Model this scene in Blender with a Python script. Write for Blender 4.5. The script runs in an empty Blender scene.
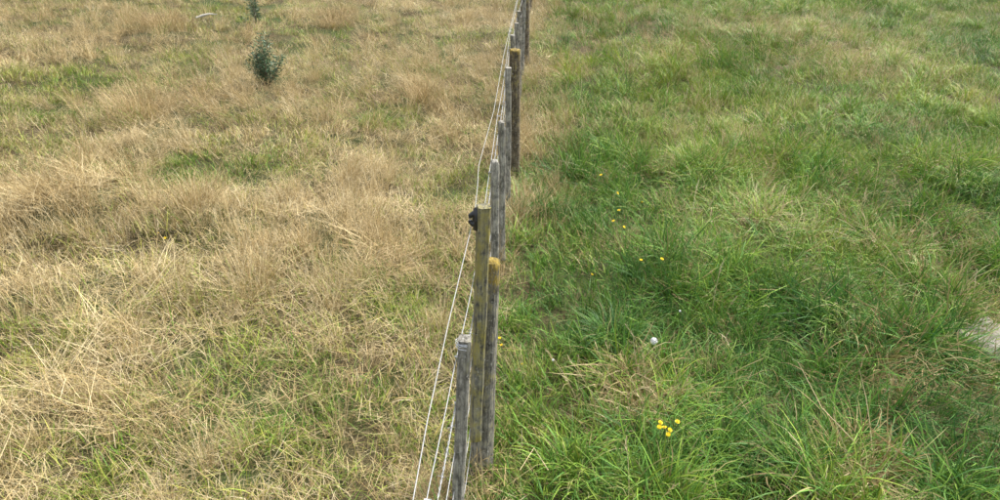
import bpy, math
import numpy as np
from mathutils import Matrix, Vector

rng = np.random.default_rng(11)
scene = bpy.context.scene
COL = scene.collection

# ------------------------------------------------------------------ camera
FPX, CAMH = 755.0, 2.5                       # focal length in px of a 1000 px wide frame, camera height
PITCH, ROLL = math.radians(28.0), math.radians(2.3)
R0 = np.array([1.0, 0, 0]); U0 = np.array([0, math.sin(PITCH), math.cos(PITCH)])
FW = np.array([0, math.cos(PITCH), -math.sin(PITCH)])
RT = math.cos(ROLL) * R0 + math.sin(ROLL) * U0
UP = -math.sin(ROLL) * R0 + math.cos(ROLL) * U0
CAMP = np.array([0, 0, CAMH])
cam_d = bpy.data.cameras.new('camera'); cam = bpy.data.objects.new('camera', cam_d); COL.objects.link(cam)
cam.matrix_world = Matrix(((RT[0], UP[0], -FW[0], 0), (RT[1], UP[1], -FW[1], 0), (RT[2], UP[2], -FW[2], CAMH), (0, 0, 0, 1)))
cam_d.sensor_width = 36.0; cam_d.lens = 36.0 * FPX / 1000.0
cam_d.clip_start = 0.05; cam_d.clip_end = 2000
cam_d.dof.use_dof = True; cam_d.dof.focus_distance = 3.6; cam_d.dof.aperture_fstop = 11
scene.camera = cam

# ------------------------------------------------------------------ light: bright overcast, soft sun from the far right
SUN_EL, SUN_AZ = math.radians(52), math.radians(48)      # azimuth from +Y towards +X
world = bpy.data.worlds.new('World'); scene.world = world; world.use_nodes = True
wn = world.node_tree; bg = wn.nodes['Background']
sky = wn.nodes.new('ShaderNodeTexSky'); sky.sky_type = 'NISHITA'; sky.sun_disc = False
sky.sun_elevation = SUN_EL; sky.sun_rotation = SUN_AZ
sky.air_density = 1.0; sky.dust_density = 4.0; sky.ozone_density = 0.4
hs = wn.nodes.new('ShaderNodeHueSaturation'); hs.inputs['Saturation'].default_value = 0.35
wn.links.new(sky.outputs[0], hs.inputs['Color']); wn.links.new(hs.outputs[0], bg.inputs['Color'])
bg.inputs['Strength'].default_value = 0.12
sd = bpy.data.lights.new('sun', 'SUN'); sd.energy = 1.35; sd.angle = math.radians(22); sd.color = (1, 0.96, 0.9)
sun = bpy.data.objects.new('sun', sd); COL.objects.link(sun)
sv = Vector((math.sin(SUN_AZ) * math.cos(SUN_EL), math.cos(SUN_AZ) * math.cos(SUN_EL), math.sin(SUN_EL)))
sun.rotation_euler = sv.to_track_quat('Z', 'Y').to_euler(); sun.location = (0, 0, 30)
scene.view_settings.view_transform = 'Standard'; scene.view_settings.look = 'None'
scene.view_settings.gamma = 1.0; scene.view_settings.use_curve_mapping = False
scene.view_settings.exposure = 1.92
scene.render.engine = 'CYCLES'
scene.cycles.use_denoising = True
scene.cycles.max_bounces = 4; scene.cycles.diffuse_bounces = 3; scene.cycles.glossy_bounces = 1; scene.cycles.transmission_bounces = 2; scene.cycles.transparent_max_bounces = 2

# ------------------------------------------------------------------ pixel helpers (a pixel is only a direction)
def ray(x, y): return RT * (x - 500.0) + UP * (250.0 - y) + FW * FPX
def at_y(x, y, Y):
    d = ray(x, y); return CAMP + d * (Y / d[1])
def at_z(x, y, z=0.0):
    d = ray(x, y); return CAMP + d * ((z - CAMH) / d[2])

# ------------------------------------------------------------------ noise and ground height
def lattice(seed, n=64): return np.random.default_rng(seed).random((n, n))
LAT = {}
def vnoise(x, y, scale, seed):
    if seed not in LAT: LAT[seed] = lattice(seed)
    L = LAT[seed]; n = L.shape[0]
    x = np.asarray(x, float) / scale + 17.3; y = np.asarray(y, float) / scale + 9.7
    ix = np.floor(x).astype(int); iy = np.floor(y).astype(int); fx = x - ix; fy = y - iy
    fx = fx * fx * (3 - 2 * fx); fy = fy * fy * (3 - 2 * fy)
    a = L[ix % n, iy % n]; b = L[(ix + 1) % n, iy % n]; c = L[ix % n, (iy + 1) % n]; d = L[(ix + 1) % n, (iy + 1) % n]
    return (a * (1 - fx) + b * fx) * (1 - fy) + (c * (1 - fx) + d * fx) * fy
def fnoise(x, y, scale, seed): return vnoise(x, y, scale, seed) * .55 + vnoise(x, y, scale * .47, seed + 1) * .3 + vnoise(x, y, scale * .21, seed + 2) * .15

FY = np.array([-3, 1.2, 1.95, 2.53, 6.13, 9.95, 30, 300]); FX = np.array([-.24, -.13, -.098, -.05, .075, .215, .9, 10])
def fence_x(Y): return np.interp(Y, FY, FX)

def blobs(lst, X, Y):
    out = np.zeros_like(X, dtype=float)
    for px, py, rp, amt in lst:
        c = at_z(px, py, 0.1); r = rp * np.linalg.norm(c - CAMP) / FPX
        d2 = ((X - c[0]) ** 2 + ((Y - c[1]) / 1.25) ** 2) / (r * r)
        out += amt * np.exp(-d2 * .8)
    return out
MOUND = [(190, 214, 38, .14), (60, 206, 42, .17), (140, 105, 40, .05), (425, 95, 30, .05), (168, 28, 35, .06), (610, 345, 40, .05),
         (970, 180, 50, .12), (835, 300, 60, .09), (640, 390, 35, .04), (695, 165, 50, .05)]
def ground_z(X, Y):
    X = np.asarray(X, float); Y = np.asarray(Y, float)
    far = np.clip((40 - np.hypot(X, Y)) / 20, 0, 1)
    z = (fnoise(X, Y, 1.1, 3) - .5) * .14 + (fnoise(X, Y, .38, 31) - .5) * .10 + blobs(MOUND, X, Y)
    z = z * np.clip(np.abs(X - fence_x(Y)) / .25, .15, 1)
    return z * far

# ------------------------------------------------------------------ mesh and scene helpers
def mesh_from(name, verts, faces, mat=None, smooth=False, attrs=None):
    me = bpy.data.meshes.new(name); me.from_pydata([tuple(v) for v in verts], [], [tuple(f) for f in faces])
    if mat: me.materials.append(mat)
    if smooth: me.polygons.foreach_set('use_smooth', [True] * len(me.polygons))
    for k, v in (attrs or {}).items():
        a = me.attributes.new(k, 'FLOAT', 'POINT'); a.data.foreach_set('value', np.asarray(v, np.float32))
    me.update(); return me
def obj(name, me, parent=None, loc=(0, 0, 0)):
    o = bpy.data.objects.new(name, me); COL.objects.link(o); o.location = loc
    if parent: o.parent = parent
    return o
def tag(o, label=None, cat=None, group=None, kind=None):
    if label: o['label'] = label
    if cat: o['category'] = cat
    if group: o['group'] = group
    if kind: o['kind'] = kind
    return o
def empty(name, loc):
    o = bpy.data.objects.new(name, None); COL.objects.link(o); o.location = loc; o.empty_display_size = .1; return o

class MB:
    """collects verts/faces"""
    def __init__(s): s.v = []; s.f = []; s.a = {}
    def tube(s, pts, rad, n=7, cap=True):
        pts = [np.asarray(p, float) for p in pts]
        rad = [rad] * len(pts) if np.isscalar(rad) else rad
        base = len(s.v); ref = None
        for i, p in enumerate(pts):
            t = pts[min(i + 1, len(pts) - 1)] - pts[max(i - 1, 0)]; t = t / (np.linalg.norm(t) + 1e-9)
            if ref is None:
                ref = np.array([0, 0, 1.0]) if abs(t[2]) < .9 else np.array([1.0, 0, 0])
            u = np.cross(t, ref); u /= np.linalg.norm(u) + 1e-9; w = np.cross(u, t); ref = w
            for k in range(n):
                a = 2 * math.pi * k / n; s.v.append(p + rad[i] * (math.cos(a) * u + math.sin(a) * w))
        for i in range(len(pts) - 1):
            for k in range(n):
                a = base + i * n + k; b = base + i * n + (k + 1) % n
                s.f.append((a, b, b + n, a + n))
        if cap:
            s.f.append(tuple(base + k for k in range(n))); e = base + (len(pts) - 1) * n
            s.f.append(tuple(e + n - 1 - k for k in range(n)))
    def build(s, name, mat, parent=None, smooth=True, loc=(0, 0, 0), attrs=None):
        return obj(name, mesh_from(name, s.v, s.f, mat, smooth, attrs), parent, loc)

# ------------------------------------------------------------------ materials
def new_mat(name):
    m = bpy.data.materials.new(name); m.use_nodes = True; nt = m.node_tree
    return m, nt, nt.nodes['Principled BSDF'], nt.nodes['Material Output']
def N(nt, t, **kw):
    n = nt.nodes.new(t)
    for k, v in kw.items(): setattr(n, k, v)
    return n
def math_node(nt, op, a, b=None, clamp=False):
    n = N(nt, 'ShaderNodeMath', operation=op); n.use_clamp = clamp
    for i, q in enumerate((a, b)):
        if q is None: continue
        if isinstance(q, (int, float)): n.inputs[i].default_value = q
        else: nt.links.new(q, n.inputs[i])
    return n.outputs[0]
def ramp(nt, fac, stops):
    r = N(nt, 'ShaderNodeValToRGB'); e = r.color_ramp.elements
    while len(e) < len(stops): e.new(.5)
    for el, (p, c) in zip(e, stops): el.position = p; el.color = (*c, 1)
    nt.links.new(fac, r.inputs[0]); return r.outputs[0]
def mixc(nt, fac, a, b, mode='MIX'):
    n = N(nt, 'ShaderNodeMix', data_type='RGBA', blend_type=mode); n.clamp_factor = True
    for i, q in ((0, fac), (6, a), (7, b)):
        if isinstance(q, (int, float)): n.inputs[i].default_value = q
        elif isinstance(q, tuple): n.inputs[i].default_value = (*q, 1)
        else: nt.links.new(q, n.inputs[i])
    return n.outputs[2]
def attr(nt, name, typ='GEOMETRY'):
    a = N(nt, 'ShaderNodeAttribute', attribute_type=typ, attribute_name=name); return a.outputs['Fac']
def noise(nt, scale, detail=4, coord='Object', vec_scale=None, rough=.6):
    tc = N(nt, 'ShaderNodeTexCoord'); n = N(nt, 'ShaderNodeTexNoise'); n.inputs['Scale'].default_value = scale
    n.inputs['Detail'].default_value = detail; n.inputs['Roughness'].default_value = rough
    src = tc.outputs[coord]
    if vec_scale:
        mp = N(nt, 'ShaderNodeMapping'); mp.inputs['Scale'].default_value = vec_scale; nt.links.new(src, mp.inputs[0]); src = mp.outputs[0]
    nt.links.new(src, n.inputs['Vector']); return n.outputs['Fac']

def grass_material():
    m, nt, pb, out = new_mat('grass_blade')
    bt, b2, bu = attr(nt, 'bt'), attr(nt, 'b2'), attr(nt, 'bu')
    dry, hue, val = attr(nt, 'dry', 'INSTANCER'), attr(nt, 'hue', 'INSTANCER'), attr(nt, 'val', 'INSTANCER')
    h = math_node(nt, 'ADD', hue, math_node(nt, 'MULTIPLY', math_node(nt, 'SUBTRACT', bt, .5), .55))
    green = ramp(nt, h, [(0.0, (.030, .088, .019)), (.28, (.058, .148, .021)), (.52, (.108, .205, .023)), (.78, (.20, .262, .030)), (1.0, (.32, .30, .06))])
    hs_ = math_node(nt, 'ADD', math_node(nt, 'MULTIPLY', bt, .7), math_node(nt, 'MULTIPLY', hue, .45))
    straw = ramp(nt, hs_, [(0.0, (.15, .092, .034)), (.25, (.285, .192, .076)), (.5, (.40, .298, .132)), (.78, (.50, .40, .21)), (1.0, (.60, .51, .32))])
    # straw where the blade's own random number lies under the tuft's dryness; the tips dry first
    dd = math_node(nt, 'ADD', dry, math_node(nt, 'MULTIPLY', math_node(nt, 'POWER', bu, 4.0), .22))
    f = math_node(nt, 'MULTIPLY', math_node(nt, 'SUBTRACT', dd, b2), 5.0)
    f = math_node(nt, 'ADD', f, .5, clamp=True)
    c = mixc(nt, f, green, straw)
    v = math_node(nt, 'MULTIPLY', val, math_node(nt, 'ADD', .68, math_node(nt, 'MULTIPLY', b2, .64)))
    cm = N(nt, 'ShaderNodeCombineColor')
    for i in range(3): nt.links.new(v, cm.inputs[i])
    c = mixc(nt, 1.0, c, cm.outputs[0], 'MULTIPLY')
    nt.links.new(c, pb.inputs['Base Color'])
    pb.inputs['Roughness'].default_value = .55; pb.inputs['Specular IOR Level'].default_value = .2
    tr = N(nt, 'ShaderNodeBsdfTranslucent'); nt.links.new(c, tr.inputs['Color'])
    mx = N(nt, 'ShaderNodeMixShader'); mx.inputs[0].default_value = .15
    nt.links.new(pb.outputs[0], mx.inputs[1]); nt.links.new(tr.outputs[0], mx.inputs[2]); nt.links.new(mx.outputs[0], out.inputs['Surface'])
    return m
GRASS = grass_material()

def soil_material():
    m, nt, pb, out = new_mat('soil_and_thatch')
    a = noise(nt, 1.3, 5); b = noise(nt, 38, 4)
    c1 = ramp(nt, b, [(.3, (.035, .027, .015)), (.55, (.075, .06, .03)), (.75, (.14, .11, .055))])
    c2 = ramp(nt, b, [(.3, (.022, .034, .012)), (.6, (.05, .062, .02)), (.8, (.10, .10, .035))])
    c = mixc(nt, math_node(nt, 'MULTIPLY', math_node(nt, 'SUBTRACT', a, .42), 6, clamp=True), c1, c2)
    nt.links.new(c, pb.inputs['Base Color']); pb.inputs['Roughness'].default_value = .95; pb.inputs['Specular IOR Level'].default_value = .1
    bp = N(nt, 'ShaderNodeBump'); bp.inputs['Strength'].default_value = .8; bp.inputs['Distance'].default_value = .02
    nt.links.new(b, bp.inputs['Height']); nt.links.new(bp.outputs[0], pb.inputs['Normal'])
    return m
SOIL = soil_material()

def wood_material(name, dark, mid, light, moss=0.0, lichen=0.0, top=1.1, capband=.12, mosscol=(.23, .195, .035)):
    m, nt, pb, out = new_mat(name)
    grain = noise(nt, 1.0, 6, vec_scale=(150, 150, 7), rough=.65)
    blot = noise(nt, 9, 5); spots = noise(nt, 130, 3, vec_scale=(1, 1, .6)); big = noise(nt, 4.3, 3)
    c = ramp(nt, grain, [(.28, dark), (.5, mid), (.72, light)])
    c = mixc(nt, math_node(nt, 'MULTIPLY', math_node(nt, 'SUBTRACT', blot, .5), 5, clamp=True), c, dark)
    midn = noise(nt, 48, 5, vec_scale=(1, 1, .45), rough=.7)
    vv = math_node(nt, 'ADD', math_node(nt, 'MULTIPLY', math_node(nt, 'SUBTRACT', midn, .5), 3.6), .95)
    vv = math_node(nt, 'MAXIMUM', vv, .28)
    cv = N(nt, 'ShaderNodeCombineColor')
    for i_ in range(3): nt.links.new(vv, cv.inputs[i_])
    c = mixc(nt, 1.0, c, cv.outputs[0], 'MULTIPLY')
    # pale crusty lichen specks
    c = mixc(nt, math_node(nt, 'MULTIPLY', math_node(nt, 'SUBTRACT', spots, .60), 9, clamp=True), c, (.36, .355, .32))
    if moss:
        mm = math_node(nt, 'MULTIPLY', math_node(nt, 'SUBTRACT', math_node(nt, 'ADD', math_node(nt, 'MULTIPLY', big, .35), math_node(nt, 'ADD', math_node(nt, 'MULTIPLY', midn, .45), math_node(nt, 'MULTIPLY', grain, .2))), .60 - moss * .3), 9, clamp=True)
        mm = math_node(nt, 'MULTIPLY', mm, .8)
        c = mixc(nt, mm, c, mosscol)
    if lichen:
        tc = N(nt, 'ShaderNodeTexCoord'); sp = N(nt, 'ShaderNodeSeparateXYZ'); nt.links.new(tc.outputs['Object'], sp.inputs[0])
        edge = math_node(nt, 'ADD', math_node(nt, 'MULTIPLY', math_node(nt, 'SUBTRACT', sp.outputs[2], top - capband), 14), math_node(nt, 'MULTIPLY', math_node(nt, 'SUBTRACT', midn, .5), 6))
        patch = math_node(nt, 'MULTIPLY', math_node(nt, 'SUBTRACT', big, .665), 20, clamp=True)
        lf = math_node(nt, 'MAXIMUM', math_node(nt, 'MULTIPLY', edge, 1.0, clamp=True), math_node(nt, 'MULTIPLY', patch, .9))
        ly = ramp(nt, spots, [(.35, (.13, .10, .035)), (.55, (.27, .19, .03)), (.75, (.30, .26, .14))])
        c = mixc(nt, math_node(nt, 'MULTIPLY', lf, lichen), c, ly)
    nt.links.new(c, pb.inputs['Base Color']); pb.inputs['Roughness'].default_value = .9; pb.inputs['Specular IOR Level'].default_value = .15
    bp = N(nt, 'ShaderNodeBump'); bp.inputs['Strength'].default_value = .9; bp.inputs['Distance'].default_value = .006
    hh = math_node(nt, 'ADD', grain, math_node(nt, 'MULTIPLY', spots, .5))
    nt.links.new(hh, bp.inputs['Height']); nt.links.new(bp.outputs[0], pb.inputs['Normal'])
    return m
W_POST = wood_material('weathered_post_wood', (.065, .058, .045), (.175, .165, .14), (.31, .295, .255), .32, .95, 1.1, .12)
W_POST2 = wood_material('dark_post_wood', (.035, .028, .018), (.10, .080, .052), (.19, .16, .11), .2, .9, 1.08, .05)
W_BATTEN = wood_material('grey_batten_wood', (.075, .070, .055), (.22, .208, .175), (.42, .405, .365), .20, mosscol=(.15, .14, .045))
W_MOSSY = wood_material('mossy_batten_wood', (.055, .052, .042), (.18, .172, .142), (.33, .32, .28), .50)
def simple(name, col, rough=.5, metal=0.0, spec=.5, bumpscale=None, var=None):
    m, nt, pb, out = new_mat(name); pb.inputs['Roughness'].default_value = rough; pb.inputs['Metallic'].default_value = metal
    pb.inputs['Specular IOR Level'].default_value = spec; pb.inputs['Base Color'].default_value = (*col, 1)
    n = noise(nt, bumpscale or 60, 3)
    lo = tuple(x * (1 - (var or .25)) for x in col); hi = tuple(min(1, x * (1 + (var or .25))) for x in col)
    nt.links.new(ramp(nt, n, [(.3, lo), (.7, hi)]), pb.inputs['Base Color'])
    return m
WIRE = simple('galvanised_wire', (.27, .275, .275), .5, .25, .5, 200)
WIRE_E = simple('pale_electric_wire', (.24, .24, .225), .5, .1, .5, 200)
PLASTIC = simple('black_insulator_plastic', (.012, .012, .014), .4)
STAPLE = simple('white_staple_wrap', (.55, .56, .58), .5, .2)
PETAL = simple('yellow_petal', (.62, .46, .012), .6, 0, .2, 300, .15)
PETAL_D = simple('orange_yellow_disc', (.70, .42, .015), .7, 0, .2, 900)
STEM = simple('flower_stem', (.10, .14, .045), .6, 0, .3)
CLOCK = simple('white_seed_fluff', (.72, .72, .70), .9, 0, .1, 900, .12)
STICK = simple('bleached_stick_wood', (.30, .29, .25), .8, 0, .2, 40)

# ------------------------------------------------------------------ ground
gx = np.concatenate([[-320, -120, -60, -30, -18], np.arange(-13, 13.01, .1), [18, 30, 60, 120, 320]])
gy = np.concatenate([[-320, -120, -40, -12, -5], np.arange(-2, 20.01, .1), [25, 32, 45, 70, 130, 330]])
GX, GY = np.meshgrid(gx, gy); GZ = ground_z(GX, GY)
nx, ny = len(gx), len(gy)
gv = np.stack([GX.ravel(), GY.ravel(), GZ.ravel()], 1)
ii = (np.arange(ny - 1)[:, None] * nx + np.arange(nx - 1)[None]).ravel()
gf = np.stack([ii, ii + 1, ii + nx + 1, ii + nx], 1)
tag(obj('ground', mesh_from('ground', gv.tolist(), gf.tolist(), SOIL, True)), 'brown soil and thatch under the grass', None, None, 'structure')

# ------------------------------------------------------------------ grass tuft meshes
class Tuft:
    def __init__(s): s.v = []; s.f = []; s.bt = []; s.b2 = []; s.bu = []
    def blade(s, base, az, length, th0, th1, width, seg=4, pw=1.3, bt=None, b2=None, tipw=0.0, twist=0.0, wob=0.0):
        bt = rng.random() if bt is None else bt; b2 = rng.random() if b2 is None else b2
        p = np.array(base, float); b0 = len(s.v); d = np.array([math.cos(az), math.sin(az)])
        last = p
        for i in range(seg + 1):
            u = i / seg
            th = th0 + (th1 - th0) * u ** pw
            if i:
                a2 = az + wob * math.sin(u * 3.1)
                p = p + length / seg * np.array([math.cos(a2) * math.sin(th), math.sin(a2) * math.sin(th), math.cos(th)])
            w = width * .5 * (1 - u ** 2.2 * (1 - tipw)) * (.72 + .28 * min(1, u * 4))
            aw = az + math.pi / 2 + twist * u
            side = np.array([math.cos(aw), math.sin(aw), .25 * math.sin(twist * u)]) * w
            if i == seg and tipw == 0.0:
                s.v.append(tuple(p)); s.bt.append(bt); s.b2.append(b2); s.bu.append(u)
                k = b0 + 2 * i; s.f.append((k - 2, k - 1, k))
            else:
                s.v.append(tuple(p - side)); s.v.append(tuple(p + side))
                s.bt += [bt, bt]; s.b2 += [b2, b2]; s.bu += [u, u]
                if i: k = b0 + 2 * i; s.f.append((k - 2, k - 1, k + 1, k))
        return p
    def leaf(s, c, n_dir, up_dir, l, w, bt, b2):
        c = np.asarray(c, float); n_dir = np.asarray(n_dir, float); up_dir = np.asarray(up_dir, float); b0 = len(s.v)
        for q in (c, c + n_dir * l * .5 + up_dir * w * .5, c + n_dir * l, c + n_dir * l * .5 - up_dir * w * .5):
            s.v.append(tuple(q)); s.bt.append(bt); s.b2.append(b2); s.bu.append(.3)
        s.f.append((b0, b0 + 1, b0 + 2, b0 + 3))
    def panicle(s, top, az, th, l, bt, n=7):
        d = np.array([math.cos(az) * math.sin(th), math.sin(az) * math.sin(th), math.cos(th)])
        for i in range(n):
            c = np.asarray(top) - d * l * (i / n)
            a = rng.uniform(0, 6.28); o = np.array([math.cos(a), math.sin(a), .2])
            n_ = d * .9 + o * .35; n_ /= np.linalg.norm(n_)
            s.leaf(c, n_, np.array([-math.sin(a), math.cos(a), 0]), l * .38, .0042, bt, 0.02)
    def mesh(s, name):
        me = mesh_from(name, s.v, s.f, GRASS, True, {'bt': s.bt, 'b2': s.b2, 'bu': s.bu}); return me

def disc(r):
    a = rng.uniform(0, 6.283); q = r * math.sqrt(rng.random()); return q * math.cos(a), q * math.sin(a), a

def t_long(nb=52, R=.10, L=(.16, .42), w=(.0048, .0092), droop=(1.0, 2.2)):
    t = Tuft()
    for _ in range(nb):
        x, y, a = disc(R); az = a + rng.normal(0, 1.3)
        t.blade((x, y, -.01), az, rng.uniform(*L), rng.uniform(.05, .5), rng.uniform(*droop), rng.uniform(*w), 5, rng.uniform(.9, 1.8), twist=rng.normal(0, .5), wob=rng.normal(0, .35))
    return t
def t_short(nb=58, R=.16, L=(.06, .18), w=(.0034, .0064), droop=(.5, 1.8)):
    t = Tuft()
    for _ in range(nb):
        x, y, a = disc(R)
        t.blade((x, y, -.01), rng.uniform(0, 6.28), rng.uniform(*L), rng.uniform(.05, .7), rng.uniform(*droop), rng.uniform(*w), 3, 1.2, twist=rng.normal(0, .5))
    return t
def t_straw(nb=44, R=.07, L=(.16, .40), heads=.5, spread=.45):
    t = Tuft()
    for _ in range(nb):
        x, y, a = disc(R); az = a + rng.normal(0, .8); ln = rng.uniform(*L); th0 = abs(rng.normal(.12, .2)); th1 = th0 + abs(rng.normal(spread, .4))
        bt = rng.random(); b2 = rng.uniform(0, .75)
        top = t.blade((x, y, -.01), az, ln, th0, th1, rng.uniform(.0018, .0032), 4, 1.5, bt, b2, tipw=.4, twist=rng.normal(0, .4), wob=rng.normal(0, .25))
        if rng.random() < heads: t.panicle(top, az, th1, rng.uniform(.05, .10), min(1, bt * .5 + rng.uniform(.15, .5)), 6)
    for _ in range(nb // 2):
        x, y, a = disc(R * 1.4)
        t.blade((x, y, -.01), a + rng.normal(0, .9), rng.uniform(.08, .22), rng.uniform(.2, .8), rng.uniform(1.1, 2.2), rng.uniform(.0028, .005), 4, 1.1, twist=rng.normal(0, .6))
    return t
def t_thatch(nb=40, R=.18, L=(.08, .26), fan=3.14):
    t = Tuft()
    for _ in range(nb):
        x, y, a = disc(R); th = rng.uniform(1.0, 1.5)
        t.blade((x, y, rng.uniform(.005, .07)), rng.uniform(-fan, fan), rng.uniform(*L), th, th + rng.uniform(-.1, .45), rng.uniform(.0016, .0031), 3, 1.0, None, rng.uniform(0, .95), tipw=.2, twist=rng.normal(0, .6), wob=rng.normal(0, .9))
    return t
def t_stalks(nb=4, R=.08, L=(.28, .55)):
    t = Tuft()
    for _ in range(nb):
        x, y, a = disc(R); ln = rng.uniform(*L); th0 = abs(rng.normal(.15, .15)); th1 = th0 + rng.uniform(.1, .8); bt = rng.uniform(.3, 1)
        top = t.blade((x, y, -.01), a, ln, th0, th1, .0026, 5, 1.6, bt, rng.uniform(0, .5), tipw=.5, wob=rng.normal(0, .2))
        t.panicle(top, a, th1, rng.uniform(.07, .13), min(1, bt + .1), 10)
    return t

def source(name, fn, n, **kw):
    c = bpy.data.collections.new(name + '_sources')
    for i in range(n):
        me = fn(**kw).mesh(name); o = bpy.data.objects.new('%s_%02d' % (name, i), me); c.objects.link(o)
    return c, n
S_LONG = source('long_green_tuft', t_long, 8)
S_SHORT = source('short_tuft', t_short, 6)
S_STRAW = source('straw_tuft', t_straw, 8)
S_THATCH = source('lying_straw', t_thatch, 6)
S_COMB = source('combed_straw', t_thatch, 4, fan=.6, L=(.16, .38), nb=24, R=.12)
S_STALK = source('seed_stalks', t_stalks, 6)

def scatter(name, src, P, rot, scl, dry, hue, val):
    coll, nsrc = src; n = len(P)
    me = bpy.data.meshes.new(name); me.from_pydata(P.tolist(), [], [])
    def fa(k, v, typ='FLOAT'):
        a = me.attributes.new(k, typ, 'POINT'); a.data.foreach_set('vector' if typ == 'FLOAT_VECTOR' else 'value', np.ascontiguousarray(v).ravel())
    fa('rot', rot.astype(np.float32), 'FLOAT_VECTOR'); fa('scl', scl.astype(np.float32))
    fa('dry', dry.astype(np.float32)); fa('hue', hue.astype(np.float32)); fa('val', val.astype(np.float32))
    fa('idx', rng.integers(0, nsrc, n).astype(np.int32), 'INT')
    o = obj(name, me)
    ng = bpy.data.node_groups.new(name + '_scatter', 'GeometryNodeTree')
    ng.interface.new_socket('Geometry', in_out='INPUT', socket_type='NodeSocketGeometry'); ng.interface.new_socket('Geometry', in_out='OUTPUT', socket_type='NodeSocketGeometry')
    gi = ng.nodes.new('NodeGroupInput'); go = ng.nodes.new('NodeGroupOutput')
    mp = ng.nodes.new('GeometryNodeMeshToPoints'); ip = ng.nodes.new('GeometryNodeInstanceOnPoints')
    ci = ng.nodes.new('GeometryNodeCollectionInfo'); ci.inputs['Collection'].default_value = coll
    ci.inputs['Separate Children'].default_value = True; ci.inputs['Reset Children'].default_value = True
    def na(k, dt):
        a = ng.nodes.new('GeometryNodeInputNamedAttribute'); a.data_type = dt; a.inputs['Name'].default_value = k; return a.outputs['Attribute']
    L = ng.links.new
    L(gi.outputs[0], mp.inputs['Mesh']); L(mp.outputs[0], ip.inputs['Points']); L(ci.outputs[0], ip.inputs['Instance'])
    ip.inputs['Pick Instance'].default_value = True
    L(na('idx', 'INT'), ip.inputs['Instance Index']); L(na('rot', 'FLOAT_VECTOR'), ip.inputs['Rotation']); L(na('scl', 'FLOAT'), ip.inputs['Scale'])
    L(ip.outputs[0], go.inputs[0])
    md = o.modifiers.new('scatter', 'NODES'); md.node_group = ng
    return o
def euler(phi, tilt, spin):
    cz, sz = np.cos(phi), np.sin(phi); cy, sy = np.cos(tilt), np.sin(tilt); cs, ss = np.cos(spin), np.sin(spin)
    m00 = cz * cy * cs - sz * ss; m10 = sz * cy * cs + cz * ss; m20 = -sy * cs; m21 = sy * ss; m22 = cy
    return np.stack([np.arctan2(m21, m22), -np.arcsin(np.clip(m20, -1, 1)), np.arctan2(m10, m00)], 1)

# what grows where, read off the photograph as centres and radii on the ground
L_GREEN = [(190, 165, 30, .8), (60, 75, 38, .45), (35, 130, 30, .5), (285, 165, 42, .5), (230, 115, 24, .7), (95, 140, 25, .35), (15, 262, 30, .5),
           (260, 322, 22, .8), (270, 410, 16, .5), (335, 405, 60, .12), (430, 310, 40, .25), (430, 440, 50, .15), (230, 470, 60, .08), (30, 330, 30, .35),
           (290, 60, 50, .3), (450, 185, 22, .4), (340, 250, 30, .25), (110, 480, 30, .35), (60, 235, 20, .5), (210, 20, 40, .35), (400, 395, 30, .3), (160, 360, 14, .5)]
L_STRAW = [(120, 45, 42, .7), (150, 100, 48, .9), (30, 20, 42, .8), (165, 20, 36, 1), (335, 12, 32, 1), (425, 92, 28, 1), (390, 50, 60, .6), (310, 100, 50, .4),
           (370, 170, 50, .45), (300, 210, 45, .5), (250, 262, 48, .8), (130, 320, 45, .8), (60, 390, 55, .6), (190, 205, 42, .7), (60, 200, 42, .5), (385, 250, 38, .6),
           (230, 65, 50, .4), (320, 300, 50, .4), (475, 60, 40, .7), (490, 15, 40, .8), (80, 170, 50, .3), (30, 290, 30, .3), (200, 400, 40, .3), (350, 330, 60, .3)]
L_COMB = [(150, 300, 40, 1), (110, 345, 45, 1), (60, 390, 50, 1), (20, 430, 45, 1), (385, 262, 34, .9), (110, 190, 45, .7), (55, 215, 36, .7)]
L_ORANGE = [(165, 18, 34, 1), (335, 12, 32, 1), (425, 92, 28, 1.2), (150, 100, 40, .5), (190, 212, 34, .5), (60, 205, 34, .4), (380, 275, 24, .5), (30, 15, 36, .6), (250, 200, 40, .2)]
R_DARK = [(560, 450, 50, .5), (680, 470, 60, .5), (780, 430, 50, .4), (530, 380, 30, .4), (610, 330, 45, 1), (560, 330, 40, .8), (970, 180, 55, .9), (985, 50, 34, .9), (570, 40, 28, .6), (665, 300, 42, .7), (870, 285, 50, .5), (950, 410, 70, .5), (790, 60, 40, .4),
          (860, 175, 40, .5), (840, 345, 50, .5), (620, 430, 40, .6), (760, 330, 40, .5), (930, 140, 40, .5), (900, 110, 30, .4), (880, 370, 50, .4)]
R_YEL = [(690, 150, 55, .8), (800, 110, 60, .7), (720, 100, 50, .6), (580, 170, 40, .5), (920, 255, 40, .5), (840, 295, 40, .5), (940, 60, 40, .5), (610, 80, 50, .8),
         (560, 120, 40, .7), (950, 20, 40, .5), (850, 60, 60, .7), (530, 330, 30, .4), (720, 480, 60, .3), (540, 440, 40, .3), (830, 430, 40, .3), (660, 60, 50, .6)]
R_DRY = [(640, 382, 30, .9), (740, 225, 38, .7), (890, 238, 34, .7), (860, 62, 45, .8), (810, 25, 50, .6), (530, 190, 28, .8), (545, 120, 34, .9), (660, 50, 40, .5), (868, 465, 32, .9),
         (985, 300, 26, .7), (760, 170, 40, .3), (600, 20, 40, .4), (545, 60, 36, .9), (720, 30, 60, .4), (940, 275, 34, .4), (505, 250, 20, .5), (555, 200, 30, .5)]

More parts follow.
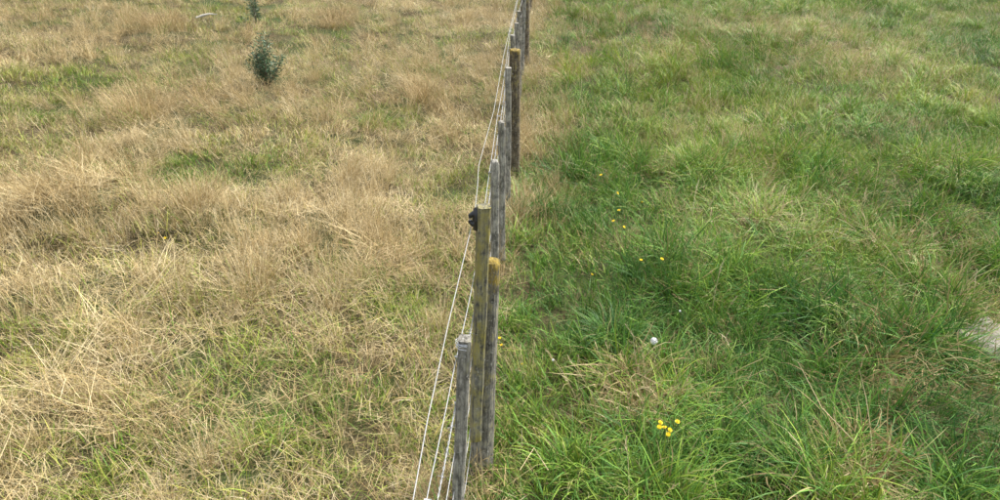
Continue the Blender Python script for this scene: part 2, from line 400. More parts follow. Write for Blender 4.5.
def spots(density, x0=-13, x1=14, y0=.4, y1=18.5):
    """even random spread over the two paddocks, thinned with distance and outside the wedge near the viewer"""
    A = (x1 - x0) * (y1 - y0); n = int(A * density)
    X = rng.uniform(x0, x1, n); Y = rng.uniform(y0, y1, n)
    keep = np.clip(1.15 - Y / 12, .25, 1)
    keep = np.where(np.abs(X) > 1.6 + Y * .80, keep * .22, keep)
    k = rng.random(n) < keep
    return X[k], Y[k]
STONE = at_z(1000, 336, .05)
POSTS_XY = []
def finish(X, Y, keep):
    d = np.hypot(X - STONE[0], Y - STONE[1]) > .04
    k = (rng.random(len(X)) < keep) & d
    return X[k], Y[k]
def side(X, Y): return X - fence_x(Y)
def lean(X, Y, amount, spread=.9):
    ph = 6.28 * vnoise(X, Y, 2.6, 71) + rng.normal(0, spread, len(X)); tl = amount * (vnoise(X, Y, 1.2, 73) * 1.4 + .1) * rng.uniform(.5, 1.2, len(X))
    return ph, tl
def fields(X, Y):
    s = side(X, Y)
    jit = (fnoise(X, Y, .5, 91) - .5) * .3
    strip = np.clip((Y - 4.2) / 3.0, 0, 1) * (.16 + .024 * Y)         # dry fringe on the right of the wires, wider further off
    left = 1 / (1 + np.exp(-(strip + jit * .6 - s) / .05))
    return s, left
def place(name, src, X, Y, amount, scl, dry, hue, val, zoff=0.0, ph=None, tl=None, spin=None):
    p, t = lean(X, Y, amount)
    if ph is not None: p = ph
    if tl is not None: t = tl
    sp = rng.uniform(0, 6.28, len(X)) if spin is None else spin
    P = np.stack([X, Y, ground_z(X, Y) + zoff], 1)
    return scatter(name, src, P, euler(p, t, sp), scl, np.clip(dry, 0, 1.2), np.clip(hue, 0, 1), val)

def left_fields(X, Y):
    g = blobs(L_GREEN, X, Y); st = blobs(L_STRAW, X, Y); og = blobs(L_ORANGE, X, Y)
    n1 = fnoise(X, Y, .9, 101); n2 = fnoise(X, Y, .32, 111)
    dry = .58 + (n1 - .5) * 1.0 + (n2 - .5) * .9 - g * .55 + st * .28
    hue = .58 + (fnoise(X, Y, .7, 121) - .5) * .7 - og * .27 - .1 * g + .03
    return g, st, og, n1, n2, dry, hue
def right_fields(X, Y):
    dk = blobs(R_DARK, X, Y); ye = blobs(R_YEL, X, Y); dr = blobs(R_DRY, X, Y)
    n1 = fnoise(X, Y, .9, 131); n2 = fnoise(X, Y, .35, 141)
    hue = .43 + np.clip((Y - 3.2) / 5, 0, 1) * .07 + (n1 - .5) * .65 + (n2 - .5) * .4 + ye * .2 - dk * .15
    dry = .09 + np.clip((Y - 3.5) / 8, 0, 1) * .05 + (n2 - .5) * .28 + (fnoise(X, Y, .6, 151) - .5) * .3 + dr * .38 + ye * .03
    return dk, ye, dr, n1, n2, dry, hue

# --- left paddock: dry
X, Y = spots(100); s, lf = fields(X, Y); X, Y = finish(X, Y, lf)
g, st, og, n1, n2, dry, hue = left_fields(X, Y)
tag(place('short_pasture_grass', S_SHORT, X, Y, .5, rng.uniform(.55, 1.05, len(X)), dry + .02, hue + .12, rng.uniform(.68, 1.0, len(X))),
    'short olive and straw grass covering the paddock left of the fence', None, None, 'stuff')
X, Y = spots(56); s, lf = fields(X, Y); g, st, og, n1, n2, dry, hue = left_fields(X, Y)
X, Y = finish(X, Y, lf * np.clip(.75 + st * .2 - g * .6 + (n2 - .5), .08, 1)); g, st, og, n1, n2, dry, hue = left_fields(X, Y)
tag(place('lying_straw', S_THATCH, X, Y, .25, rng.uniform(.6, 1.1, len(X)), dry + .25, hue, rng.uniform(.85, 1.15, len(X)), .02),
    'flattened dead straw lying over the paddock left of the fence', None, None, 'stuff')
X, Y = spots(62); s, lf = fields(X, Y); g, st, og, n1, n2, dry, hue = left_fields(X, Y)
X, Y = finish(X, Y, lf * np.clip(.22 + .5 * np.exp(-(s / .12) ** 2) + .6 * (s > 0) + st * .75 - g * .5 + (n1 - .5) * .9 + (n2 - .5) * .5, .02, 1)); g, st, og, n1, n2, dry, hue = left_fields(X, Y)
tag(place('upright_straw', S_STRAW, X, Y, .55, rng.uniform(.55, 1.0, len(X)) * (.85 + .012 * Y), dry + .22, hue + .04, rng.uniform(.85, 1.15, len(X))),
    'standing straw coloured grass stems left of and along the fence', None, None, 'stuff')
X, Y = spots(50, x1=3); s, lf = fields(X, Y); cb = blobs(L_COMB, X, Y)
X, Y = finish(X, Y, lf * np.clip(cb * .8 - .1, 0, 1)); g, st, og, n1, n2, dry, hue = left_fields(X, Y)
n = len(X)
tag(place('combed_straw', S_COMB, X, Y, .2, rng.uniform(.8, 1.2, n), dry + .4, hue + .02, rng.uniform(.85, 1.1, n), .05, tl=rng.uniform(-.15, .15, n), spin=rng.normal(.55, .5, n) + np.where(X > -1, 1.6, 0)),
    'pale swathe of combed over straw in the left paddock', None, None, 'stuff')
# --- right paddock: lush
X, Y = spots(96); s, lf = fields(X, Y); X, Y = finish(X, Y, 1 - lf)
dk, ye, dr, n1, n2, dry, hue = right_fields(X, Y)
tag(place('short_green_grass', S_SHORT, X, Y, .5, rng.uniform(.75, 1.3, len(X)), dry, hue, rng.uniform(.8, 1.15, len(X))),
    'dense short green grass right of the fence', None, None, 'stuff')
X, Y = spots(58); s, lf = fields(X, Y); n2 = fnoise(X, Y, .35, 141); n3 = fnoise(X, Y, .5, 161)
X, Y = finish(X, Y, (1 - lf) * np.clip(.74 + (n3 - .5) * 2.4, .35, 1) * np.clip(.6 + np.abs(side(X, Y)) / .5, 0, 1))
dk, ye, dr, n1, n2, dry, hue = right_fields(X, Y)
tag(place('long_green_grass', S_LONG, X, Y, .7, np.clip(.52 + (fnoise(X, Y, .5, 161) - .35) * 1.3, .48, 1.0) * rng.uniform(.8, 1.2, len(X)), dry - .02, hue, rng.uniform(.8, 1.2, len(X))),
    'long arching green grass right of the fence', None, None, 'stuff')
X, Y = spots(56); s, lf = fields(X, Y); dk, ye, dr, n1, n2, dry, hue = right_fields(X, Y)
X, Y = finish(X, Y, (1 - lf) * np.clip(.12 + dr * .75 + (n2 - .55) * .8, .04, 1)); dk, ye, dr, n1, n2, dry, hue = right_fields(X, Y)
tag(place('dead_blades', S_STRAW, X, Y, .8, rng.uniform(.5, .85, len(X)), dry + .45, hue + .1, rng.uniform(.8, 1.15, len(X))),
    'scattered dry blades among the green grass right of the fence', None, None, 'stuff')
X, Y = spots(22); s, lf = fields(X, Y); dk, ye, dr, n1, n2, dry, hue = right_fields(X, Y)
X, Y = finish(X, Y, (1 - lf) * np.clip(.12 + dr * .5 + (Y - 4) * .05 + (n1 - .5) * .6, .03, 1))
tag(place('seed_stalks', S_STALK, X, Y, .6, rng.uniform(.6, 1.0, len(X)), rng.uniform(.5, 1.1, len(X)), rng.uniform(.4, .9, len(X)), rng.uniform(.9, 1.15, len(X)),),
    'pale seed heads rising above the green grass', None, None, 'stuff')

# ------------------------------------------------------------------ the fence: one thing
fence = empty('wire_fence', (0, 0, 0))
tag(fence, 'wire fence of weathered grey wooden posts and battens between the two paddocks', 'fence')

def post(base, top, r0, r1, mat, dome=.02, seed=0):
    """round tapered split post with an uneven outline; object origin at its base"""
    q = np.random.default_rng(seed); n = 18; v = []; f = []
    base = np.asarray(base); top = np.asarray(top); h = top[2] - base[2]
    rows = [(-.25 / h, 1), (0, 1), (.2, 1), (.4, 1), (.6, 1), (.8, 1), (1 - dome / h, 1), (1 - dome * .35 / h, .86), (1, .5)]
    ang = 1 + q.normal(0, .035, n)
    for u, k in rows:
        c = (top - base) * u; r = (r0 + (r1 - r0) * max(u, 0)) * k
        for i in range(n):
            a = 2 * math.pi * i / n; rr = r * ang[i] * (1 + q.normal(0, .012)); v.append((c[0] + rr * math.cos(a), c[1] + rr * math.sin(a), c[2] + q.normal(0, .0015)))
    for j in range(len(rows) - 1):
        for i in range(n): f.append((j * n + i, j * n + (i + 1) % n, (j + 1) * n + (i + 1) % n, (j + 1) * n + i))
    v.append(tuple((top - base) + np.array([0, 0, .001]))); e = (len(rows) - 1) * n
    for i in range(n): f.append((e + i, e + (i + 1) % n, len(v) - 1))
    return obj('post', mesh_from('post', v, f, mat, False), fence, base)

def batten(base, top, w, d, mat, rot=0.0, seed=0, roundtop=0.0):
    """sawn square batten with chamfered, slightly irregular edges"""
    q = np.random.default_rng(seed); base = np.asarray(base, float); top = np.asarray(top, float); v = []; f = []; ch = min(w, d) * .16
    prof = [(-w / 2 + ch, -d / 2), (w / 2 - ch, -d / 2), (w / 2, -d / 2 + ch), (w / 2, d / 2 - ch), (w / 2 - ch, d / 2), (-w / 2 + ch, d / 2), (-w / 2, d / 2 - ch), (-w / 2, -d / 2 + ch)]
    c, s_ = math.cos(rot), math.sin(rot); m = 12
    us = list(np.linspace(0, 1, m)) ; h = top[2] - base[2]
    rows = [(u, 1.0) for u in us[:-1]] + [(1 - (.004 + roundtop) / h, 1.0), (1 - roundtop * .4 / h, .86 if roundtop else .97), (1.0, .55 if roundtop else .90)]
    for u, k in rows:
        o = (top - base) * u + np.array([q.normal(0, .0012), q.normal(0, .0012), 0])
        for x, y in prof:
            x *= k * (1 + q.normal(0, .035)); y *= k * (1 + q.normal(0, .035)); v.append((o[0] + c * x - s_ * y, o[1] + s_ * x + c * y, o[2]))
    n = 8
    for j in range(len(rows) - 1):
        for i in range(n): f.append((j * n + i, j * n + (i + 1) % n, (j + 1) * n + (i + 1) % n, (j + 1) * n + i))
    f.append(tuple(range(n - 1, -1, -1))); e = (len(rows) - 1) * n; f.append(tuple(e + i for i in range(n)))
    return obj('batten', mesh_from('batten', v, f, mat, False), fence, base)

A0 = at_z(481, 470, .03); A1 = at_y(491.5, 259, A0[1])
B0 = at_z(514, 152, .2); B1 = at_y(515, 49, B0[1]); B0 = B0 + (B0 - B1) * .25; B0[2] = 0
C0 = at_z(526, 45, .25); C1 = C0 + np.array([-.06, 0, 1.0]); C0[2] = 0
pa = post(A0, A1, .052, .033, W_POST, .022, 1); pa['label'] = 'round near post with a yellow lichen cap'
pb_ = post(B0, B1, .05, .046, W_POST2, .006, 2); pb_['label'] = 'dark middle post with yellow lichen on its flat top'
pc = post(C0, C1, .055, .05, W_POST2, .006, 3)
# the tall mossy batten nailed to the near post
YA = A0[1] - .075
bt1 = at_y(484, 206, YA); bt0 = at_y(475.5, 438, YA)
ba = batten(bt0, bt1, .046, .05, W_MOSSY, .25, 5); ba['label'] = 'tall mossy batten nailed to the near post, carrying the insulator'
specs = [(436.5, 509, 1.35, .042, .0), (465, 338, 1.95, .040, .0), (495, 160, 3.5, .038, .012), (501.5, 121, 4.4, .036, .014), (508.3, 67.5, 5.3, .042, 0), (512.8, 35, 6.8, .040, 0), (516.8, 23, 7.5, .040, 0), (519, 11, 8.2, .042, 0)]
BT = []
for i, (px, py, Yb, w, rt) in enumerate(specs):
    t = at_y(px, py, Yb); BT.append(t)
    if i == 1: b = at_y(458, 500, Yb); k = (t[2] - .06) / (t[2] - b[2]); b = t + (b - t) * k
    else: b = np.array([float(fence_x(Yb)) * .75 + t[0] * .25 + .01, Yb + (.02 if i % 2 else -.02), .08])
    batten(b, t, w, .045, W_BATTEN if i != 1 else W_BATTEN, (.12, -.05, .2, .3, .1, -.1, .15, 0)[i], 20 + i, rt)
for Yb in (9.1, 10.9, 11.8, 12.7):
    x = float(fence_x(Yb)); batten((x, Yb, .08), (x - .02, Yb, 1.06), .042, .045, W_BATTEN, .1, int(Yb * 10))
x = float(fence_x(13.7)); post((x, 13.7, 0), (x - .02, 13.7, 1.1), .052, .048, W_POST2, .006, 4)

# wires: on the left faces of the battens
def wire_path(z, off=.026, sag=.012, y_start=-1.0, y_end=16.0, px0=None):
    pts = []; sup = [(-1.0, float(fence_x(-1.0)))] + [(t[1], t[0]) for t in BT[:2]] + [(YA, bt1[0] * .5 + bt0[0] * .5)] + [(t[1], t[0]) for t in BT[2:]] + [(10.9, float(fence_x(10.9))), (16.0, float(fence_x(16)))]
    ys = np.array([q[0] for q in sup]); xs = np.array([q[1] for q in sup]) - off
    for Yq in np.arange(y_start, y_end + .01, .12):
        j = max(0, min(len(ys) - 2, np.searchsorted(ys, Yq) - 1)); u = (Yq - ys[j]) / (ys[j + 1] - ys[j])
        pts.append((np.interp(Yq, ys, xs), Yq, z - sag * 4 * u * (1 - u)))
    return pts
def barb_wire(z, name='barbed_wire'):
    P = np.array(wire_path(z)); m = MB(); tt = np.linspace(0, len(P) - 1, len(P) * 9)
    Q = np.stack([np.interp(tt, np.arange(len(P)), P[:, k]) for k in range(3)], 1)
    for s_ in (0, math.pi):
        a = tt * 14 + s_; m.tube(Q + .0021 * np.stack([np.cos(a), np.zeros_like(a), np.sin(a)], 1), .0014, 4)
    ob = m.build(name, WIRE, fence)
    q = np.random.default_rng(int(z * 100))
    for Yb in np.arange(1.0, 9, .105):
        c = np.array([np.interp(Yb, P[:, 1], P[:, k]) for k in range(3)]); mm = MB()
        for _ in range(2):
            d = q.normal(0, 1, 3); d[1] *= .25; d /= np.linalg.norm(d); mm.tube([-d * .016, d * .016], [.0006, .0010], 4)
        mm.tube([(0, -.005, 0), (0, .005, 0)], .0035, 6)
        mm.build('barb', WIRE, ob, True, c)
    return ob
el = [at_y(413, 500, 1.23) + np.array([-.05, -1.9, .06]), at_y(413, 500, 1.23), at_y(427.5, 420, 1.47), at_y(448, 325, 1.86), at_y(471.5, 226, YA), at_y(474.5, 215, YA + .05), at_y(477.6, 185, 3.1), at_y(478.6, 166, 3.5),
      at_y(484, 146, 3.85), at_y(494, 110, 4.5), at_y(503.7, 55, 5.6), at_y(510, 28, 6.7), at_y(517, 0, 8.3)]
last = np.array([float(fence_x(10.2)) - .08, 10.2, 1.12]); el += [last, np.array([float(fence_x(16)) - .08, 16, 1.12])]
m = MB(); m.tube(el, .0016, 6); w1 = m.build('electric_wire', WIRE_E, fence); w1['label'] = 'slack pale electric wire running through the insulator'
for z in (1.075,): m = MB(); m.tube(wire_path(z, .026), .0015, 6); m.build('plain_wire', WIRE, fence)
barb_wire(.89)
for z in (.70, .52, .34, .18): m = MB(); m.tube(wire_path(z, .026), .0015, 6); m.build('plain_wire', WIRE, fence)
# staples and tie wraps
for i, t in enumerate(BT[:6]):
    for z in (1.075, .89, .70, .52):
        m = MB(); x = t[0] - .024; m.tube([(x + .012, t[1] - .006, z + .004), (x - .006, t[1] - .006, z + .003), (x - .007, t[1] + .006, z - .002), (x + .012, t[1] + .006, z - .003)], .0017, 5)
        m.build('staple', STAPLE, fence)
for i in (0, 1):
    t = BT[i]; m = MB(); q = np.random.default_rng(i); pts = []
    for k in range(26):
        a = k * 1.05; pts.append((t[0] - .006 + .022 * math.cos(a) + q.normal(0, .003), t[1] + .026 * math.sin(a), t[2] - .010 - .022 * k / 26 + q.normal(0, .006)))
    m.tube(pts, .0013, 5); w = m.build('tie_wire', STAPLE, fence); w['label'] = 'pale wire wrapped round the batten top'
# insulator: claw bracket on a back plate
ic = at_y(473.5, 219, YA); ins = empty('insulator_bracket', ic); ins.parent = fence
bx = bt1[0] - .024 - ic[0]
m = MB(); m.tube([(bx, 0, -.045), (bx, 0, -.04), (bx, 0, .04), (bx, 0, .045)], [.007, .015, .015, .008], 10); m.build('back_plate', PLASTIC, ins)
m = MB(); m.tube([(bx, 0, .0), (bx * .6, 0, .004), (.004, 0, .004)], [.016, .014, .012], 8); m.build('arm', PLASTIC, ins)
m = MB()
for s_ in (-1, 1):
    m.tube([(.012, 0, .018 * s_), (-.004, .0, .020 * s_), (-.012, 0, .012 * s_), (-.012, 0, .004 * s_)], [.011, .011, .009, .006], 8)
m.tube([(.008, 0, -.02), (.008, 0, .02)], .013, 8); m.build('claw', PLASTIC, ins)

# ------------------------------------------------------------------ dark shrubs in the left paddock
def leaf_material():
    m, nt, pb, out = new_mat('shrub_leaf'); a = attr(nt, 'bt')
    c = ramp(nt, a, [(0, (.020, .055, .022)), (.5, (.038, .09, .034)), (1, (.08, .15, .055))]); nt.links.new(c, pb.inputs['Base Color'])
    pb.inputs['Roughness'].default_value = .55
    return m
LEAF = leaf_material(); SHRUB_WOOD = simple('shrub_stem', (.10, .085, .05), .8)
def shrub(px, py, height, width, label, nst, seed, spread):
    global rng
    keep = rng; rng = np.random.default_rng(seed)
    c = at_z(px, py, .05); c[2] = float(ground_z(c[0], c[1])); root = empty('thistle_shrub', c)
    tag(root, label, 'shrub', 'dark leafy shrubs in the dry paddock')
    lf = Tuft(); 
    for k in range(nst):
        a = rng.uniform(0, 6.28); th = abs(rng.normal(0, spread)); h = height * rng.uniform(.6, 1.05) * (1 - .25 * th)
        pts = []; p = np.array([rng.normal(0, .02), rng.normal(0, .02), -.03])
        for i in range(7):
            pts.append(p.copy()); t2 = th * (1 - .08 * i); p = p + h / 6 * np.array([math.cos(a) * math.sin(t2), math.sin(a) * math.sin(t2), math.cos(t2)]) + rng.normal(0, .008, 3)
        m = MB(); m.tube(pts, list(np.linspace(.006, .0018, 7)), 5); m.build('stem', SHRUB_WOOD, root)
        P = np.array(pts)
        for i in range(int(75 * h / .5)):
            u = rng.uniform(.18, 1.0) ** .8 * 5.999; j = int(u); q = P[j] + (P[j + 1] - P[j]) * (u - j)
            a2 = rng.uniform(0, 6.28); el_ = rng.uniform(-.1, .9); d = np.array([math.cos(a2) * math.cos(el_), math.sin(a2) * math.cos(el_), math.sin(el_)])
            sd_ = np.cross(d, rng.normal(0, 1, 3)); sd_ /= np.linalg.norm(sd_)
            q = q + d * rng.uniform(0, .05)
            lf.leaf(q, d, sd_, rng.uniform(.03, .065), rng.uniform(.007, .012), float(np.clip(rng.normal(.45, .25), 0, 1)), 0)
    o = obj('foliage', mesh_from('foliage', lf.v, lf.f, LEAF, False, {'bt': lf.bt}), root)
    rng = keep
    return root
shrub(266, 82, .61, .5, 'larger dark green leafy shrub standing in dry grass at upper left', 26, 5, .36)
shrub(257, 24, .55, .2, 'smaller narrow dark green shrub behind the larger one at the top edge', 9, 6, .16)
shrub(247, 27, .22, .2, 'tiny dark sprig at the left foot of the smaller shrub', 4, 7, .3)

# ------------------------------------------------------------------ tussocks that stand out
def tussock(px, py, label, kind, dry, hue, val, R, hgt, nb, group=None, zz=.05, seed=0, leanaz=None):
    global rng
    keep = rng; rng = np.random.default_rng(500 + seed)
    c = at_z(px, py, zz); c[2] = float(ground_z(c[0], c[1])) - .01
    t = Tuft()
    for _ in range(nb):
        x, y, a = disc(R)
        if kind == 'straw':
            ln = hgt * rng.uniform(.5, 1.15); th0 = abs(rng.normal(.15, .15)) + .5 * math.hypot(x, y) / R; th1 = th0 + abs(rng.normal(.35, .35)); bt = rng.random()
            az = a + rng.normal(0, .5)
            top = t.blade((x, y, -.01), az, ln, th0, th1, rng.uniform(.0016, .0032), 5, 1.5, bt, rng.uniform(0, .8), tipw=.3, wob=rng.normal(0, .3))
            if rng.random() < .35: t.panicle(top, az, th1, rng.uniform(.05, .09), min(1, bt * .5 + .35), 6)
        elif kind == 'nest':
            th = rng.uniform(.9, 1.5); az = (leanaz or 0) + rng.normal(0, .8)
            t.blade((x, y, rng.uniform(.02, hgt)), az, rng.uniform(.12, .34), th, th + rng.uniform(-.1, .5), rng.uniform(.002, .0036), 4, 1.0, None, rng.uniform(0, .8), tipw=.2, wob=rng.normal(0, .5))
        else:
            ln = hgt * rng.uniform(.7, 1.4); az = a + rng.normal(0, .4) if leanaz is None else leanaz + rng.normal(0, 1.0)
            t.blade((x, y, -.01), az, ln, rng.uniform(.05, .5), rng.uniform(1.1, 2.3), rng.uniform(.004, .007), 6, rng.uniform(1.0, 1.7), twist=rng.normal(0, .4), wob=rng.normal(0, .35))
    o = obj('grass_tussock', t.mesh('grass_tussock'), None, c); o.rotation_euler.z = 0
    o['dry'] = float(dry); o['hue'] = float(hue); o['val'] = float(val)
    tag(o, label, 'tussock', group)
    rng = keep
    return o
GL, GR = 'dry tussocks in the left paddock', 'grass tussocks in the green paddock'
tussock(425, 100, 'rusty orange dry tussock between the large shrub and the fence', 'straw', 1.1, .12, .95, .17, .34, 260, GL, seed=1)
tussock(335, 24, 'orange straw tussock at the top edge right of the shrubs', 'straw', 1.1, .18, .95, .24, .42, 300, GL, seed=2)
tussock(168, 30, 'tall orange straw tussock at the top edge left of the shrubs', 'straw', 1.1, .16, .95, .26, .42, 320, GL, seed=3)
tussock(142, 118, 'broad straw tussock below the tall orange one at upper left', 'straw', 1.1, .32, 1.0, .24, .38, 320, GL, seed=4)
tussock(195, 218, 'brown mounded tussock with an upright tuft at mid left', 'straw', 1.1, .22, .9, .17, .27, 300, GL, seed=5)
tussock(62, 212, 'matted brown tussock over a dark hollow near the left edge', 'nest', 1.1, .28, .95, .20, .12, 200, GL, seed=6, leanaz=-1.2)
tussock(385, 268, 'flattened pale straw nest in the middle of the left paddock', 'nest', 1.1, .55, 1.0, .16, .07, 170, GL, seed=7, leanaz=.1)
tussock(250, 285, 'pale standing straw clump left of the flattened nest', 'straw', 1.0, .62, 1.05, .16, .30, 220, GL, seed=8)
tussock(637, 398, 'dry straw coloured clump in the green grass below the white seed head', 'straw', .85, .5, 1.0, .10, .22, 130, GR, seed=9)
tussock(612, 345, 'fine dark bluish green tussock left of the white seed head', 'long', .03, .12, .85, .09, .22, 170, GR, seed=10)
tussock(965, 195, 'large arching green tussock at the right edge above the stone', 'long', .06, .5, 1.0, .2, .28, 220, GR, seed=11, leanaz=-2.0)
tussock(895, 250, 'upright green tussock with dry stems left of the arching right edge one', 'long', .3, .5, 1.0, .12, .26, 170, GR, seed=12)
tussock(575, 470, 'whorled pale green tussock near the bottom edge right of the fence', 'long', .08, .45, 1.1, .10, .24, 120, GR, seed=13)
tussock(845, 330, 'swept over green tussock left of the stone', 'long', .05, .5, 1.0, .18, .28, 200, GR, seed=14, leanaz=-2.4)
tussock(693, 168, 'yellowish green tussock right of the scattered yellow flowers', 'long', .15, .72, 1.05, .14, .26, 190, GR, seed=15)

# long dead stalks lying over the green grass
def dead_stalk(pix, label, r=.0026):
    pts = []
    for (px, py, z) in pix:
        c = at_z(px, py, z); pts.append(c)
    base = pts[-1].copy(); m = MB(); m.tube([p - base for p in pts], list(np.linspace(r * .5, r, len(pts))), 5)
    return tag(m.build('dead_stalk', DEAD, None, True, base), label, 'stalk', 'dead stalks over the green grass')
DEAD = simple('dead_stalk_straw', (.46, .36, .21), .75, 0, .2, 60)
dead_stalk([(798, 362, .36), (822, 408, .30), (846, 433, .22), (869, 457, .05)], 'long bent dead stalk slanting down rightwards at lower right')
dead_stalk([(859, 368, .42), (866, 398, .32), (870, 425, .2), (873, 465, .03)], 'upright dead stalk meeting the long bent one at its foot')
dead_stalk([(804, 452, .30), (795, 472, .2), (780, 500, .04)], 'short dead stalk left of the long bent one at the bottom edge')
dead_stalk([(520, 470, .15), (534, 448, .2), (548, 470, .12)], 'kinked pale stalk in the grass right of the near post foot')

# ------------------------------------------------------------------ flowers
def petals(n, r, w, tilt, rings=2):
    v = []; f = []
    for j in range(rings):
        for k in range(n):
            a = 2 * math.pi * (k + .5 * j) / n; rr = r * (1 - .28 * j); t = tilt + .35 * j
            d = np.array([math.cos(a) * math.cos(t), math.sin(a) * math.cos(t), math.sin(t)]); s_ = np.array([-math.sin(a), math.cos(a), 0]) * w
            b = len(v); o = np.array([0, 0, .001 * j])
            v += [tuple(o + d * rr * .1 - s_ * .3), tuple(o + d * rr * .1 + s_ * .3), tuple(o + d * rr * .7 + s_ * .5), tuple(o + d * rr), tuple(o + d * rr * .7 - s_ * .5)]
            f.append((b, b + 1, b + 2, b + 3, b + 4))
    return mesh_from('petals', v, f, PETAL)
PM = petals(14, .0145, .0062, .25)
dm = MB(); dm.tube([(0, 0, -.006), (0, 0, -.002), (0, 0, .003), (0, 0, .0045)], [.003, .006, .0055, .002], 9); DISC = mesh_from('disc', dm.v, dm.f, PETAL_D, True)
def flower(px, py, z, label, scale=1.0, group='yellow flowers', i=0):
    q = np.random.default_rng(i + 77); top = at_z(px, py, z); gz = float(ground_z(top[0], top[1]))
    fx, fy = q.normal(0, .03, 2); root = empty('yellow_flower', (top[0] + fx, top[1] + fy, gz)); tag(root, label, 'flower', group)
    h = top[2] - gz; m = MB(); pts = [(0, 0, -.02), (-fx * .1, -fy * .1, h * .4), (-fx * .6, -fy * .6, h * .8), (-fx, -fy, h - .003)]
    m.tube(pts, [.0016, .0014, .0013, .0014], 5); m.build('stem', STEM, root)
    o = obj('petals', PM, root, (-fx, -fy, h)); o.scale = (scale,) * 3; tl = (q.normal(-.35, .2), q.normal(.05, .2), q.uniform(0, 6)); o.rotation_euler = tl
    d = obj('disc', DISC, o); d.location = (0, 0, .001)
FL = [(660.5, 422.5, .25, 'yellow flower at the top left of the tight cluster near the bottom edge'), (659.5, 427, .25, 'lowest left yellow flower of the tight cluster near the bottom edge'),
      (664.3, 427.5, .25, 'yellow flower touching the left pair in the tight bottom cluster'), (669.8, 430, .25, 'upper of the two close yellow flowers right in the bottom cluster'),
      (668.2, 434.5, .25, 'lowest yellow flower of the tight bottom cluster'), (677.4, 421.8, .26, 'yellow flower standing alone just right of the tight bottom cluster'),
      (601, 175, .3, 'topmost of the scattered yellow flowers right of the fence'), (617.6, 193.2, .3, 'second highest of the scattered yellow flowers right of the fence'),
      (642, 202, .3, 'yellow flower farthest right in the upper scatter'), (619, 210.4, .3, 'yellow flower below the second highest in the upper scatter'),
      (613.4, 221, .3, 'lowest bright yellow flower of the upper scatter'), (624, 227, .27, 'faint half hidden yellow flower under the upper scatter'),
      (641, 260, .28, 'left of the pair of yellow flowers below the upper scatter'), (662, 259, .28, 'right and larger of the pair of yellow flowers below the upper scatter'),
      (592, 274.5, .27, 'lone yellow flower between the fence and the pair'), (522, 364, .24, 'lone yellow flower right of the near post'),
      (499.5, 338, .3, 'upper yellow flower against the near post'), (501.5, 345, .28, 'lower yellow flower against the near post'),
      (158, 233, .12, 'tiny yellow flower in dry grass below the brown mound, left one'), (165, 238, .12, 'tiny yellow flower in dry grass below the brown mound, right one')]
for i, (px, py, z, lb) in enumerate(FL):
    flower(px, py, z, lb, (.6 if 14 < i < 18 else (.86 if i not in (11, 12, 14) else .75)) if px > 300 else .7, 'yellow flowers', i)

def seed_head(px, py, z, r, label, i):
    top = at_z(px, py, z); gz = float(ground_z(top[0], top[1])); root = empty('white_seed_head', (top[0] + .02, top[1] + .01, gz)); tag(root, label, 'seed head', 'white seed heads')
    h = top[2] - gz; q = np.random.default_rng(i + 5); m = MB(); m.tube([(0, 0, -.02), (-.006, 0, h * .5), (-.02, -.01, h - r)], .0016, 5); m.build('stem', STEM, root)
    v = []; f = []; m = MB()
    for k in range(260):
        d = q.normal(0, 1, 3); d /= np.linalg.norm(d); u = np.cross(d, (.3, .5, .8)); u /= np.linalg.norm(u); w = np.cross(d, u); b = len(v); p = d * r * q.uniform(.75, 1.05); s_ = r * .2
        v += [tuple(d * r * .15), tuple(p + u * s_), tuple(p - u * s_ * .5 + w * s_ * .86), tuple(p - u * s_ * .5 - w * s_ * .86)]
        f += [(b, b + 1, b + 2), (b, b + 2, b + 3), (b + 1, b + 2, b + 3)]
    obj('fluff', mesh_from('fluff', v, f, CLOCK), root, (-.02, -.01, h))
seed_head(654, 341, .27, .0185, 'round white seed head above the dry clump in the green grass', 0)
seed_head(553, 360, .2, .006, 'small pale seed head right of the near post', 1)
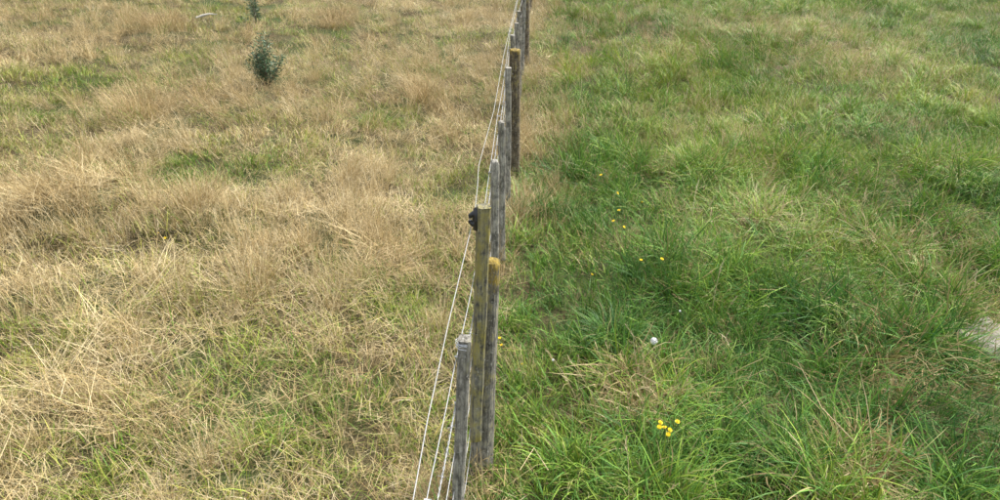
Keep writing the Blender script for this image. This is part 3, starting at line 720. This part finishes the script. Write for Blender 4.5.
seed_head(680, 311, .22, .006, 'small pale seed head up and right of the round white one', 2)

# ------------------------------------------------------------------ pale stone half buried at the right edge, bleached stick at the top
def stone_material():
    m, nt, pb, out = new_mat('pale_stone'); a = noise(nt, 14, 6); b = noise(nt, 60, 4)
    c = ramp(nt, a, [(.3, (.09, .08, .055)), (.5, (.165, .15, .115)), (.7, (.235, .215, .175))]); c = mixc(nt, math_node(nt, 'MULTIPLY', math_node(nt, 'SUBTRACT', b, .55), 6, clamp=True), c, (.22, .20, .13))
    nt.links.new(c, pb.inputs['Base Color']); pb.inputs['Roughness'].default_value = .9
    bp = N(nt, 'ShaderNodeBump'); bp.inputs['Strength'].default_value = .7; bp.inputs['Distance'].default_value = .02; nt.links.new(a, bp.inputs['Height']); nt.links.new(bp.outputs[0], pb.inputs['Normal'])
    return m
import bmesh
bm = bmesh.new(); bmesh.ops.create_icosphere(bm, subdivisions=4, radius=1)
for v in bm.verts:
    c = v.co; a = math.atan2(c.y, c.x); k = 1 + .12 * math.sin(2 * a + .6) + .08 * math.sin(5 * a) + .05 * math.sin(9 * a + 1)
    n_ = float(fnoise(c.x * 3 + 5, c.y * 3 + c.z * 2, .9, 201)) - .5
    c.x *= .21 * k; c.y *= .23 * k; c.z = .06 * (math.copysign(abs(c.z) ** .85, c.z)) + n_ * .05
me = bpy.data.meshes.new('flat_stone'); bm.to_mesh(me); bm.free(); me.materials.append(stone_material()); me.polygons.foreach_set('use_smooth', [True] * len(me.polygons))
so = obj('flat_stone', me, None, (STONE[0], STONE[1], float(ground_z(STONE[0], STONE[1])) + .03)); tag(so, 'pale flat stone half buried in green grass at the right edge', 'stone')
# grass leaning over the stone's rim is part of the paddock scatter
sa = [at_z(196, 17.5, .2), at_z(203, 15.5, .22), at_z(209, 14, .24), at_z(217, 14.3, .22)]
m = MB(); m.tube([p - sa[0] for p in sa], [.012, .020, .014, .006], 8); tag(m.build('bleached_stick', STICK, None, True, sa[0]), 'short bleached white stick lying on dry grass at the top left', 'stick')
